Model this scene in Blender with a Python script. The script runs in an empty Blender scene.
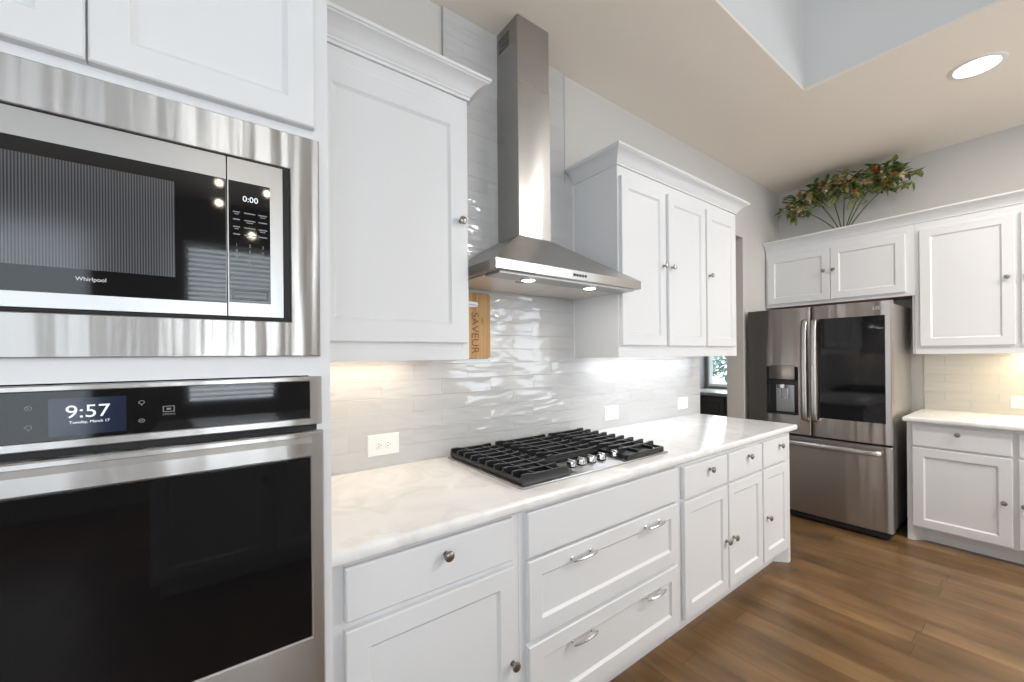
import bpy, bmesh, math, random
from mathutils import Vector, Matrix
random.seed(7)
S = bpy.context.scene
COL = S.collection
PI = math.pi

# ------------------------------------------------------------------ camera
YAW, PITCH, ROLL = 0.6379, 0.0004, -0.0094
cam_d = bpy.data.cameras.new('camera')
cam = bpy.data.objects.new('camera', cam_d)
COL.objects.link(cam)
fw = Vector((math.sin(YAW), math.cos(YAW), 0)); rt = Vector((math.cos(YAW), -math.sin(YAW), 0)); upv = Vector((0, 0, 1))
fw2 = fw*math.cos(PITCH) + upv*math.sin(PITCH); up2 = upv*math.cos(PITCH) - fw*math.sin(PITCH)
r3 = rt*math.cos(ROLL) + up2*math.sin(ROLL); u3 = up2*math.cos(ROLL) - rt*math.sin(ROLL)
m = Matrix((( r3.x, u3.x, -fw2.x, -0.316), (r3.y, u3.y, -fw2.y, -1.7341), (r3.z, u3.z, -fw2.z, 1.3846), (0, 0, 0, 1)))
cam.matrix_world = m
cam_d.sensor_fit = 'HORIZONTAL'; cam_d.sensor_width = 36
cam_d.lens = 405.37*36/1024
cam_d.shift_y = (356.03-341)/1024
cam_d.clip_start = 0.02
S.camera = cam

# ------------------------------------------------------------------ world, exposure
S.view_settings.view_transform = 'Standard'
S.view_settings.look = 'None'
S.view_settings.gamma = 1.0
S.view_settings.use_curve_mapping = False
S.view_settings.exposure = 0.06
W = bpy.data.worlds.new('sky'); S.world = W; W.use_nodes = True
wn = W.node_tree.nodes; wl = W.node_tree.links
bg = wn['Background']; bg.inputs['Color'].default_value = (0.80, 0.90, 1.0, 1); bg.inputs['Strength'].default_value = 2.2

def area(name, loc, direction, sx, sy, power, color, spread=PI):
    d = bpy.data.lights.new(name, 'AREA'); d.shape = 'RECTANGLE'; d.size = sx; d.size_y = sy
    d.energy = power; d.color = color; d.spread = spread
    o = bpy.data.objects.new(name, d); COL.objects.link(o)
    o.location = loc
    o.rotation_euler = Vector(direction).to_track_quat('-Z', 'Y').to_euler()
    return o
DAY = (0.84, 0.92, 1.0)
WARM = (1.0, 0.72, 0.36)
# daylight through the windows behind the camera (panes at y=-5 and x=-3) and an added fill light in the ceiling recess
area('window_daylight', (-0.125, -5.10, 1.75), (0, 1, 0), 0.85, 1.7, 68, DAY)
area('window_daylight', (3.85, -4.97, 1.65), (0, 1, 0), 0.9, 1.6, 22, DAY)
area('window_daylight', (-1.9, -4.97, 1.6), (0, 1, 0), 1.4, 2.0, 20, DAY)
area('window_daylight', (-2.97, -2.6, 1.6), (1, 0, 0), 1.8, 1.8, 13, DAY)
area('window_daylight', (4.43, -4.10, 1.65), (-1, 0, 0), 1.0, 1.6, 18, DAY)
area('recess_fill', (0.6, -3.95, 3.65), (0, 1, 0.1), 3.4, 0.8, 1.4, DAY)  # added fill to brighten the recess's far face; no opening behind it
area('window_daylight', (5.37, 0.74, 1.56), (-1, 0, 0), 0.8, 1.1, 13, DAY)
# lamps under the wall cabinets
area('under_cabinet_lamp', (0.13, -0.12, 1.381), (0, 0.12, -1), 0.5, 0.06, 1.2, (1.0, 0.80, 0.58))
area('under_cabinet_lamp', (2.10, -0.12, 1.381), (0, 0.12, -1), 1.15, 0.03, 2.5, (0.94, 0.96, 1.0))
area('under_cabinet_lamp', (4.34, -1.62, 1.381), (0.12, 0, -1), 0.03, 0.8, 4.0, (1.0, 0.79, 0.46))
# hood lamps, ceiling cans (seen and added), pendants over the island side of the room
for lx in (0.775, 1.155):
    area('hood_lamp', (lx, -0.385, 1.700), (0, 0, -1), 0.05, 0.05, 0.5, (1.0, 0.90, 0.80))
for lx, ly, lp in ((3.265, -1.46, 5), (2.92, -2.7, 42), (2.92, -3.8, 46), (0.7, -4.5, 1.5), (-2.2, -1.5, 1), (-2.2, -3.6, 1)):  # the two strong unseen cans are added to brighten the fridge wall
    area('ceiling_or_fill_lamp', (lx, ly, 3.02), (0, 0, -1), 0.17, 0.17, lp, (1.0, 0.93, 0.86))
for lx, lz in ((-0.269, 2.404), (-0.268, 2.535), (0.002, 2.526), (-0.089, 2.219)):
    d = bpy.data.lights.new('pendant_lamp', 'POINT'); d.energy = 1.6; d.color = (1.0, 0.84, 0.64); d.shadow_soft_size = 0.02
    o = bpy.data.objects.new('pendant_lamp', d); COL.objects.link(o); o.location = (lx, -2.95, lz)

# ------------------------------------------------------------------ materials
def mat(name, color=(.8, .8, .8), rough=.5, metal=0.0, spec=.5, emit=None, estr=1.0):
    M = bpy.data.materials.new(name); M.use_nodes = True
    b = M.node_tree.nodes['Principled BSDF']
    b.inputs['Base Color'].default_value = (*color, 1); b.inputs['Roughness'].default_value = rough
    b.inputs['Metallic'].default_value = metal; b.inputs['Specular IOR Level'].default_value = spec
    if emit:
        b.inputs['Emission Color'].default_value = (*emit, 1); b.inputs['Emission Strength'].default_value = estr
    return M
class NT:
    def __init__(s, M): s.t = M.node_tree; s.b = s.t.nodes['Principled BSDF']
    def n(s, typ, **kw):
        nd = s.t.nodes.new(typ)
        for k, v in kw.items():
            if k.startswith('_'): setattr(nd, k[1:], v)
            else: nd.inputs[k.replace('__', ' ')].default_value = v
        return nd
    def l(s, a, ao, b, bi): s.t.links.new(a.outputs[ao], b.inputs[bi])
    def coord(s, loc=(0, 0, 0), scale=(1, 1, 1), rot=(0, 0, 0), axes=None):
        g = s.n('ShaderNodeNewGeometry')
        src, so = g, 'Position'
        if axes:
            sp = s.n('ShaderNodeSeparateXYZ'); s.l(g, 'Position', sp, 0)
            cb = s.n('ShaderNodeCombineXYZ')
            for i, a in enumerate(axes):
                if a: s.l(sp, a, cb, i)
            src, so = cb, 0
        mp = s.n('ShaderNodeMapping')
        mp.inputs['Location'].default_value = loc; mp.inputs['Scale'].default_value = scale; mp.inputs['Rotation'].default_value = rot
        s.l(src, so, mp, 'Vector')
        return mp
    def ramp(s, stops):
        r = s.n('ShaderNodeValToRGB'); e = r.color_ramp.elements
        e[0].position, e[0].color = stops[0][0], (*stops[0][1], 1); e[1].position, e[1].color = stops[-1][0], (*stops[-1][1], 1)
        for p, c in stops[1:-1]:
            q = e.new(p); q.color = (*c, 1)
        return r

M_white = mat('white_cabinet_paint', (.77, .78, .795), .38)
M_wall = mat('grey_wall_paint', (.63, .615, .59), .7, spec=.3)
M_ceil = mat('ceiling_paint', (.90, .825, .735), .8, spec=.2)
M_jamb = mat('jamb_shade_tone', (.70, .64, .59), .7, spec=.3)  # wall paint, with the jamb's taupe shade put into the colour
M_far = mat('living_room_paint', (.40, .38, .355), .7, spec=.3)
M_trayw = mat('tray_paint', (.76, .765, .765), .8, spec=.2)
M_nickel = mat('brushed_nickel', (.34, .315, .29), .28, 1)
M_chrome = mat('polished_steel', (.72, .72, .72), .16, 1)
M_black = mat('black_enamel', (.012, .012, .013), .35)
M_iron = mat('cast_iron', (.014, .014, .015), .32)
M_gap = mat('black_gap', (.006, .006, .007), .6)
M_glass = mat('black_glass', (.005, .005, .006), .04, spec=.36)
M_fglass = mat('dark_fridge_glass', (.007, .007, .008), .05, spec=.32)
M_plastic = mat('white_plastic', (.84, .84, .82), .35)
M_slot = mat('dark_slot', (.02, .02, .02), .5)
M_screen = mat('blue_screen', (.004, .008, .02), .1, emit=(.010, .028, .085), estr=.22)
M_glyph = mat('lit_glyph', (.02, .02, .02), .3, emit=(.85, .93, 1.0), estr=1.1)
M_mark = mat('grey_print', (.24, .245, .25), .5)
M_wlogo = mat('silver_print', (.82, .82, .82), .4)
M_led = mat('lamp_lens', (.9, .9, .9), .4, emit=(1.0, .94, .84), estr=9)
M_can = mat('ceiling_lens', (.9, .9, .9), .4, emit=(1.0, .96, .90), estr=5)
M_rawwood = mat('raw_wood', (.55, .42, .32), .7)
M_rubber = mat('dark_rubber', (.02, .02, .02), .6)
M_stemm = mat('stem', (.10, .12, .045), .6)
M_dark = mat('dark_cabinet_paint', (.10, .092, .085), .45)
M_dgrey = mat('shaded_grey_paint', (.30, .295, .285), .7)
M_bark = mat('bark', (.10, .075, .05), .8)
M_vase = mat('glazed_pot', (.25, .18, .12), .3)
M_filter = mat('mesh_filter', (.74, .70, .64), .35, .6)

def leafmat(name, c1, c2):
    M = mat(name, c1, .5); t = NT(M)
    c = t.coord(); n = t.n('ShaderNodeTexNoise', Scale=22.0, Detail=1.0); t.l(c, 0, n, 'Vector')
    r = t.ramp([(.35, c1), (.65, c2)]); t.l(n, 'Fac', r, 'Fac'); t.l(r, 'Color', t.b, 'Base Color')
    return M
M_leaf = leafmat('green_leaf', (.05, .11, .025), (.32, .34, .10))
M_orange = leafmat('orange_petal', (.50, .14, .035), (.60, .30, .13))
M_cream = leafmat('cream_petal', (.74, .64, .38), (.66, .50, .34))
M_out = leafmat('garden_leaf', (.22, .36, .30), (.40, .52, .50))

def steel(name, base=(.43, .42, .405), rough=.33, wave=(9, 9, .8), wamp=.004, aniso=.9):
    """brushed steel: highlights smear vertically; slow waves in the sheet bend the reflections sideways"""
    M = mat(name, base, rough, 1.0); t = NT(M)
    t.b.inputs['Anisotropic'].default_value = aniso
    tv = t.n('ShaderNodeCombineXYZ'); tv.inputs[2].default_value = 1.0; tv.inputs[0].default_value = .01; t.l(tv, 0, t.b, 'Tangent')
    c2 = t.coord(scale=wave); n2 = t.n('ShaderNodeTexNoise', Scale=1.0, Detail=1.5); t.l(c2, 0, n2, 'Vector')
    b2 = t.n('ShaderNodeBump', Strength=1.0, Distance=wamp); t.l(n2, 'Fac', b2, 'Height')
    t.l(b2, 'Normal', t.b, 'Normal')
    return M
M_steel = steel('brushed_steel', base=(.40, .39, .375), rough=.27, wave=(6, 6, .5), wamp=.003)
M_ovsteel = steel('oven_steel', base=(.58, .565, .55), wave=(14, 14, 1.0), wamp=.003)
M_steelwavy = steel('wavy_brushed_steel', base=(.52, .505, .49), rough=.36, wave=(22, 22, 1.4), wamp=.0045)
M_steelface = mat('satin_steel', (.46, .46, .46), .35, 1)
M_steelf = steel('fridge_steel', base=(.41, .37, .34), rough=.28, wave=(7, 7, .45), wamp=.020)
M_fside = mat('grey_fridge_side', (.46, .44, .42), .36, .8)

def floor_mat():
    M = mat('oak_planks', (.3, .2, .1), .33); t = NT(M)
    c = t.coord(axes=('Y', 'X', None), loc=(0.37, -0.113, 0))
    br = t.n('ShaderNodeTexBrick', Scale=1.0, Mortar__Size=.0011, Mortar__Smooth=.3, Bias=0.0, Brick__Width=.95, Row__Height=.125)
    br.offset = .37; br.offset_frequency = 2; br.squash = .72; br.squash_frequency = 3
    br.inputs['Color1'].default_value = (0, 0, 0, 1); br.inputs['Color2'].default_value = (1, 1, 1, 1); br.inputs['Mortar'].default_value = (.5, .5, .5, 1)
    t.l(c, 0, br, 'Vector')
    r = t.ramp([(0.0, (.165, .093, .039)), (.3, (.186, .106, .045)), (.6, (.202, .116, .050)), (1.0, (.248, .147, .066))])
    t.l(br, 'Color', r, 'Fac')
    c2 = t.coord(axes=('Y', 'X', None), scale=(1.6, 26, 1)); n = t.n('ShaderNodeTexNoise', Scale=1.0, Detail=6.0, Roughness=.62); t.l(c2, 0, n, 'Vector')
    c3 = t.coord(axes=('Y', 'X', None), scale=(2.6, 7.0, 1)); n3 = t.n('ShaderNodeTexNoise', Scale=1.0, Detail=3.0); t.l(c3, 0, n3, 'Vector')
    r2 = t.ramp([(.25, (.74, .72, .70)), (.75, (1.18, 1.18, 1.18))]); t.l(n, 'Fac', r2, 'Fac')
    r3_ = t.ramp([(.32, (.58, .56, .54)), (.66, (1.18, 1.18, 1.18))]); t.l(n3, 'Fac', r3_, 'Fac')
    mx = t.n('ShaderNodeMix', _data_type='RGBA', _blend_type='MULTIPLY'); mx.inputs[0].default_value = .8
    t.l(r, 'Color', mx, 6); t.l(r2, 'Color', mx, 7)
    mx2 = t.n('ShaderNodeMix', _data_type='RGBA', _blend_type='MULTIPLY'); mx2.inputs[0].default_value = .85
    t.l(mx, 2, mx2, 6); t.l(r3_, 'Color', mx2, 7)
    mx3 = t.n('ShaderNodeMix', _data_type='RGBA'); t.l(br, 'Fac', mx3, 0); t.l(mx2, 2, mx3, 6); mx3.inputs[7].default_value = (.045, .025, .012, 1)
    t.l(mx3, 2, t.b, 'Base Color')
    inv = t.n('ShaderNodeMath', _operation='SUBTRACT'); inv.inputs[0].default_value = 1.0; t.l(br, 'Fac', inv, 1)
    b1 = t.n('ShaderNodeBump', Strength=.6, Distance=.0015); t.l(inv, 0, b1, 'Height')
    b2 = t.n('ShaderNodeBump', Strength=.25, Distance=.002); t.l(n, 'Fac', b2, 'Height'); t.l(b1, 'Normal', b2, 'Normal')
    t.l(b2, 'Normal', t.b, 'Normal')
    return M
M_floor = floor_mat()

def tile_mat(name, axes, loc, c1, c2):
    M = mat(name, c1, .07, spec=.55); t = NT(M)
    c = t.coord(axes=axes, loc=loc)
    br = t.n('ShaderNodeTexBrick', Scale=1.0, Mortar__Size=.0016, Mortar__Smooth=.25, Bias=0.0, Brick__Width=.279, Row__Height=.0713)
    br.offset = .5; br.offset_frequency = 2
    br.inputs['Color1'].default_value = (*c1, 1); br.inputs['Color2'].default_value = (*c2, 1); br.inputs['Mortar'].default_value = (.62, .62, .61, 1)
    t.l(c, 0, br, 'Vector'); t.l(br, 'Color', t.b, 'Base Color')
    br2 = t.n('ShaderNodeTexBrick', Scale=1.0, Mortar__Size=.0, Bias=0.0, Brick__Width=.279, Row__Height=.0713)
    br2.offset = .5; br2.offset_frequency = 2
    br2.inputs['Color1'].default_value = (0, 0, 0, 1); br2.inputs['Color2'].default_value = (1, 1, 1, 1)
    t.l(c, 0, br2, 'Vector')
    # hand-made glaze: every tile has its own waves
    off = t.n('ShaderNodeVectorMath', _operation='SCALE'); off.inputs['Scale'].default_value = 9.0; t.l(br2, 'Color', off, 0)
    ad = t.n('ShaderNodeVectorMath', _operation='ADD'); t.l(c, 0, ad, 0); t.l(off, 0, ad, 1)
    mp = t.n('ShaderNodeMapping'); mp.inputs['Scale'].default_value = (5, 17, 1); t.l(ad, 0, mp, 'Vector')
    n = t.n('ShaderNodeTexNoise', Scale=1.0, Detail=1.0, Distortion=.4); t.l(mp, 0, n, 'Vector')
    inv = t.n('ShaderNodeMath', _operation='SUBTRACT'); inv.inputs[0].default_value = 1.0; t.l(br, 'Fac', inv, 1)
    b1 = t.n('ShaderNodeBump', Strength=.8, Distance=.0016); t.l(inv, 0, b1, 'Height')
    b2 = t.n('ShaderNodeBump', Strength=1.0, Distance=.0075); t.l(n, 'Fac', b2, 'Height'); t.l(b1, 'Normal', b2, 'Normal')
    t.l(b2, 'Normal', t.b, 'Normal')
    return M
M_tile = tile_mat('glazed_tile', ('X', 'Z', None), (-.407, -.9238, 0), (.55, .555, .555), (.585, .59, .59))
M_tile_warmlit = tile_mat('glazed_tile_warm_lit', ('Y', 'Z', None), (1.185, -.9238, 0), (.63, .61, .57), (.66, .64, .60))  # same pale grey tile, warm lamp light put into its colour

def marble_mat():
    M = mat('white_marble', (.82, .81, .79), .13, spec=.5); t = NT(M)
    c = t.coord(scale=(1, 1, 1)); n = t.n('ShaderNodeTexNoise', Scale=4.5, Detail=3.5, Roughness=.55, Distortion=.9); t.l(c, 0, n, 'Vector')
    r = t.ramp([(.28, (.84, .84, .84)), (.44, (.89, .885, .875)), (.56, (.925, .92, .912)), (.8, (.935, .93, .925))]); t.l(n, 'Fac', r, 'Fac')
    w = t.n('ShaderNodeTexNoise', Scale=3.5, Detail=3.0, Roughness=.5, Distortion=1.2); t.l(c, 0, w, 'Vector')
    a = t.n('ShaderNodeMath', _operation='SUBTRACT'); t.l(w, 'Fac', a, 0); a.inputs[1].default_value = .5
    b = t.n('ShaderNodeMath', _operation='ABSOLUTE'); t.l(a, 0, b, 0)
    r2 = t.ramp([(0.0, (.70, .685, .67)), (.06, (1, 1, 1))]); t.l(b, 0, r2, 'Fac')
    mx = t.n('ShaderNodeMix', _data_type='RGBA', _blend_type='MULTIPLY'); mx.inputs[0].default_value = .22
    t.l(r, 'Color', mx, 6); t.l(r2, 'Color', mx, 7); t.l(mx, 2, t.b, 'Base Color')
    return M
M_marble = marble_mat()

def bamboo_mat():
    M = mat('bamboo', (.6, .35, .13), .45); t = NT(M)
    c = t.coord(axes=('X', 'Z', None), scale=(60, 1.5, 1)); n = t.n('ShaderNodeTexNoise', Scale=1.0, Detail=3.0); t.l(c, 0, n, 'Vector')
    r = t.ramp([(.3, (.34, .175, .055)), (.5, (.46, .26, .09)), (.7, (.56, .355, .15))]); t.l(n, 'Fac', r, 'Fac'); t.l(r, 'Color', t.b, 'Base Color')
    return M
M_bamboo = bamboo_mat()
M_burn = mat('burnt_lettering', (.19, .075, .02), .6)

def mesh_window_mat():
    M = mat('microwave_mesh_window', (.05, .05, .055), .12); t = NT(M)
    c = t.coord(axes=('X', None, None), scale=(1, 1, 1))
    w = t.n('ShaderNodeTexWave', Scale=82.0, Distortion=0.0); w.wave_type = 'BANDS'; w.bands_direction = 'X'; t.l(c, 0, w, 'Vector')
    r = t.ramp([(.3, (.030, .031, .036)), (.7, (.105, .107, .118))]); t.l(w, 'Fac', r, 'Fac'); t.l(r, 'Color', t.b, 'Base Color')
    return M
M_mesh = mesh_window_mat()

def pane_mat():
    M = bpy.data.materials.new('window_glass'); M.use_nodes = True; t = M.node_tree; t.nodes.clear()
    o = t.nodes.new('ShaderNodeOutputMaterial'); mx = t.nodes.new('ShaderNodeMixShader'); tr = t.nodes.new('ShaderNodeBsdfTransparent'); gl = t.nodes.new('ShaderNodeBsdfGlossy')
    gl.inputs['Roughness'].default_value = .02; mx.inputs[0].default_value = .06
    t.links.new(tr.outputs[0], mx.inputs[1]); t.links.new(gl.outputs[0], mx.inputs[2]); t.links.new(mx.outputs[0], o.inputs[0])
    return M
M_pane = pane_mat()

# ------------------------------------------------------------------ mesh helpers (all in world coordinates)
class MB:
    """collects geometry; T maps builder coordinates (u, v, z) to the world"""
    def __init__(s, T=None): s.bm = bmesh.new(); s.T = T or (lambda u, v, z: (u, v, z))
    def vs(s, pts): return [s.bm.verts.new(s.T(*p)) for p in pts]
    def fc(s, vl):
        try: return s.bm.faces.new(vl)
        except ValueError: return None
    def box(s, u0, u1, v0, v1, z0, z1, bev=0.0, seg=2):
        p = s.vs([(u0, v0, z0), (u1, v0, z0), (u1, v1, z0), (u0, v1, z0), (u0, v0, z1), (u1, v0, z1), (u1, v1, z1), (u0, v1, z1)])
        F = [s.fc([p[i] for i in q]) for q in ((0, 1, 2, 3), (4, 5, 6, 7), (0, 1, 5, 4), (1, 2, 6, 5), (2, 3, 7, 6), (3, 0, 4, 7))]
        if bev > 0:
            E = list({e for f in F for e in f.edges})
            bmesh.ops.bevel(s.bm, geom=E, offset=bev, segments=seg, profile=.5, affect='EDGES', clamp_overlap=True)
        return s
    def rings(s, rings, cap0=True, cap1=True, closed=True):
        R = [s.vs(r) for r in rings]
        for a, b in zip(R, R[1:]):
            n = len(a)
            for i in range(n if closed else n-1):
                s.fc([a[i], a[(i+1) % n], b[(i+1) % n], b[i]])
        if cap0: s.fc(R[0])
        if cap1: s.fc(R[-1])
        return s
    def door(s, u0, u1, z0, z1, v0, t, stile=0.0, rec=.009, edge=.003):
        """front facing slab from v0 to v0+t; stile>0 makes a recessed centre panel with a sloped bead"""
        def rect(i, v): return [(u0+i, v, z0+i), (u1-i, v, z0+i), (u1-i, v, z1-i), (u0+i, v, z1-i)]
        r = [rect(0, v0), rect(0, v0+t-edge), rect(edge, v0+t)]
        if stile: r += [rect(stile, v0+t), rect(stile+.003, v0+t-.004), rect(stile+.010, v0+t-rec)]
        return s.rings(r)
    def frame(s, o, i, v0, v1, bev=.0):
        """flat ring between outer rect o=(u0,u1,z0,z1) and inner rect i"""
        def rc(q, d, v): return [(q[0]+d, v, q[2]+d), (q[1]-d, v, q[2]+d), (q[1]-d, v, q[3]-d), (q[0]+d, v, q[3]-d)]
        R = [s.vs(rc(o, 0, v0)), s.vs(rc(o, 0, v1-bev)), s.vs(rc(o, bev, v1)), s.vs(rc(i, -bev, v1)), s.vs(rc(i, 0, v1-bev)), s.vs(rc(i, 0, v0))]
        for a, b in zip(R, R[1:]+R[:1]):
            for k in range(4): s.fc([a[k], a[(k+1) % 4], b[(k+1) % 4], b[k]])
        return s
    def lathe(s, c, axis, prof, n=20, cap=True):
        """prof: list of (distance along axis, radius); axis in builder coordinates"""
        A = Vector(axis).normalized(); U = A.orthogonal().normalized(); V = A.cross(U)
        R = []
        for d, r in prof:
            R.append([tuple(Vector(c)+A*d+(U*math.cos(2*PI*k/n)+V*math.sin(2*PI*k/n))*r) for k in range(n)])
        return s.rings(R, cap, cap)
    def sweep(s, path, prof, side, closed_prof=True, scale=None):
        """prof = list of (a, b): a along fixed 'side' vector, b along the path normal"""
        P = [Vector(p) for p in path]; sd = Vector(side).normalized(); R = []
        for k, p in enumerate(P):
            t = (P[min(k+1, len(P)-1)]-P[max(k-1, 0)]).normalized(); nn = t.cross(sd).normalized()
            q = scale[k] if scale else 1.0
            R.append([tuple(p+sd*a*q+nn*b) for a, b in prof])
        return s.rings(R)
    def tube(s, path, r, n=8):
        P = [Vector(p) for p in path]; R = []; ref = None
        for k, p in enumerate(P):
            t = (P[min(k+1, len(P)-1)]-P[max(k-1, 0)]).normalized()
            if ref is None: ref = t.orthogonal().normalized()
            ref = (ref-t*ref.dot(t)).normalized(); w = t.cross(ref); rr = r[k] if isinstance(r, (list, tuple)) else r
            R.append([tuple(p+(ref*math.cos(2*PI*j/n)+w*math.sin(2*PI*j/n))*rr) for j in range(n)])
        return s.rings(R)
    def prism(s, poly, v0, v1):
        return s.rings([[(u, v0, z) for u, z in poly], [(u, v1, z) for u, z in poly]])

def origin_of(o):
    x = Vector((0, 0, 0))
    while o is not None: x += o.location; o = o.parent
    return x
def obj(name, mb, m_, parent=None, smooth=35, label=None, origin=None, recalc=True):
    bm = mb.bm
    if recalc: bmesh.ops.recalc_face_normals(bm, faces=bm.faces)
    o_ = origin_of(parent)
    loc = Vector((0, 0, 0))
    if origin is not None: loc = Vector(origin) - o_
    bmesh.ops.translate(bm, verts=bm.verts, vec=-(o_+loc))
    me = bpy.data.meshes.new(name); bm.to_mesh(me); bm.free()
    for f in me.polygons: f.use_smooth = True
    me.set_sharp_from_angle(angle=math.radians(smooth))
    for q in (m_ if isinstance(m_, (list, tuple)) else [m_]): me.materials.append(q)
    o = bpy.data.objects.new(name, me); COL.objects.link(o); o.location = loc
    if parent: o.parent = parent
    if label: o['label'] = label
    return o
def thing(name, label, cat, loc, group=None):
    o = bpy.data.objects.new(name, None); COL.objects.link(o); o.location = loc; o.empty_display_size = .1
    o['label'] = label; o['category'] = cat
    if group: o['group'] = group
    return o
def tag(o, label, cat, group=None):
    o['label'] = label; o['category'] = cat
    if group: o['group'] = group
    return o
def struct(name, mb, m_, label=None):
    o = obj(name, mb, m_); o['kind'] = 'structure'
    if label: o['label'] = label
    return o
def text(name, body, m_, parent, loc, size, T, depth=.0006, align='CENTER', rot=0.0, label=None, sx=1.0):
    """text lying on the plane (u, z) at v; loc=(u, v, z)"""
    c = bpy.data.curves.new(name, 'FONT'); c.body = body; c.size = size; c.extrude = depth; c.align_x = align; c.align_y = 'CENTER'; c.resolution_u = 4
    o = bpy.data.objects.new(name, c); COL.objects.link(o)
    dg = bpy.context.evaluated_depsgraph_get(); dg.update()
    me0 = bpy.data.meshes.new_from_object(o.evaluated_get(dg))
    bpy.data.objects.remove(o); bpy.data.curves.remove(c)
    bm = bmesh.new(); bm.from_mesh(me0); bpy.data.meshes.remove(me0)
    mb = MB(); mb.bm.free(); mb.bm = bm
    cr, sr = math.cos(rot), math.sin(rot)
    for v in bm.verts:
        x, y, zz = v.co; x *= sx
        v.co = T(loc[0]+x*cr-y*sr, loc[1]+zz, loc[2]+x*sr+y*cr)
    return obj(name, mb, m_, parent, label=label)

TB = lambda u, v, z: (u, -v, z)                 # back wall, facing the room
XW = 4.46
TR = lambda u, v, z: (XW-v, -u, z)              # fridge wall
CE = 3.042

# ------------------------------------------------------------------ room shell
b = MB().box(-3.2, 6.2, -5.2, 1.6, -.1, 0); struct('floor', b, M_floor, 'brown oak plank floor')
b = MB()
b.box(-3.2, 2.845, 0, .156, 0, CE+.4); b.box(2.845, 3.64, 0, .156, 2.46, CE+.4); b.box(3.64, XW+.156, 0, .156, 0, CE+.4)
struct('wall_back', b, M_wall, 'pale grey wall behind the cooktop with a cased opening')
b = MB().box(3.636, 3.6405, .0015, .1545, 0, 2.4585); struct('trim_1', b, M_jamb, 'shaded taupe jamb of the opening beside the fridge')
b = MB(); b.box(XW, XW+.156, -3.55, 0, 0, CE+.4); b.box(XW, XW+.156, -5.2, -4.65, 0, CE+.4); b.box(XW, XW+.156, -4.65, -3.55, 0, .8); b.box(XW, XW+.156, -4.65, -3.55, 2.5, CE+.4); struct('wall_right', b, M_wall, 'grey wall behind the fridge')
# wall behind the camera with three windows
WIN = [(-.55, .30, .9, 2.6), (3.35, 4.35, .8, 2.5), (-2.6, -1.2, .6, 2.6)]
b = MB()
xs = sorted([-3.2, XW+.156]+[q for w in WIN for q in w[:2]])
for a, c in zip(xs, xs[1:]):
    w = [q for q in WIN if abs(q[0]-a) < 1e-6]
    if w: b.box(a, c, -5.15, -5.0, 0, w[0][2]); b.box(a, c, -5.15, -5.0, w[0][3], CE+.4)
    else: b.box(a, c, -5.15, -5.0, 0, CE+.4)
struct('wall_front', b, M_far)
b = MB(); b.box(-3.15, -3.0, -5.0, -3.5, 0, CE+.4); b.box(-3.15, -3.0, -1.7, 0, 0, CE+.4); b.box(-3.15, -3.0, -3.5, -1.7, 0, .7); b.box(-3.15, -3.0, -3.5, -1.7, 2.5, CE+.4)
struct('wall_left', b, M_far)
# ceiling with a raised tray
TX0, TX1, TY0, TY1, TZ = -1.4, 2.71, -4.0, -.785, 4.2
b = MB()
b.box(-3.2, TX0, -5.2, .156, CE, CE+.02); b.box(TX1, XW+.156, -5.2, .156, CE, CE+.02)
b.box(TX0, TX1, TY1, .156, CE, CE+.02); b.box(TX0, TX1, -5.2, TY0, CE, CE+.02)
struct('ceiling', b, M_ceil, 'warm white flat ceiling')
b = MB()
b.box(TX0-.1, TX1+.1, TY1, TY1+.1, CE+.0195, TZ); b.box(TX0-.1, TX1+.1, TY0-.1, TY0, CE+.0195, TZ)
b.box(TX0-.1, TX0, TY0, TY1, CE+.0195, TZ); b.box(TX1, TX1+.1, TY0, TY1, CE+.0195, TZ); b.box(TX0-.1, TX1+.1, TY0-.1, TY1+.1, TZ, TZ+.1)
struct('ceiling_tray', b, M_trayw, 'raised white ceiling recess')
# tile
TV = .010
b = MB(TB); b.box(-.35, 2.845, 0, TV, .86, 1.40); b.box(.480, 1.50, 0, TV, 1.40, 2.44); b.box(.575, 1.358, 0, TV, 2.44, CE)
struct('trim_2', b, M_tile, 'glossy pale grey wavy subway tile behind the hood and counter')
b = MB(TB); b.box(.571, .575, 0, TV+.002, 2.40, CE); b.box(1.358, 1.362, 0, TV+.002, 2.40, CE); struct('trim_3', b, mat('grey_metal_edge', (.40, .42, .44), .4, .3), 'thin edge strip of the tile')
b = MB(TB); b.box(1.4225, 1.4285, TV, TV+.004, 1.372, 2.40); struct('trim_4', b, M_plastic, 'white caulk line beside the right wall cabinet')
b = MB(TR); b.box(1.066, 2.2, 0, TV, .86, 1.40); struct('trim_5', b, M_tile_warmlit, 'glossy pale grey, warm-lit subway tile beside the fridge')

# windows behind the camera
def window(name, x0, x1, z0, z1, rows, cols, T=lambda u, v, z: (u, -5.15+v, z)):
    b = MB(T); f = .05
    b.frame((x0, x1, z0, z1), (x0+f, x1-f, z0+f, z1-f), .05, .12, .004)
    for k in range(1, cols): u = x0+(x1-x0)*k/cols; b.box(u-.015, u+.015, .06, .11, z0+f, z1-f)
    for k in range(1, rows): z = z0+(z1-z0)*k/rows; b.box(x0+f, x1-f, .06, .11, z-.015, z+.015)
    o = struct(name, b, M_plastic)
    b = MB(T); b.box(x0+f, x1-f, .082, .086, z0+f, z1-f); obj('pane', b, M_pane, o)
    return o
w1 = window('window_1', *WIN[0], 2, 1)
window('window_2', *WIN[1], 2, 1)
window('window_3', *WIN[2], 2, 2)
window('window_5', 3.55, 4.65, .8, 2.5, 2, 1, lambda u, v, z: (XW+.15-v, -u, z))
b = MB()
z = .93
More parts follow.
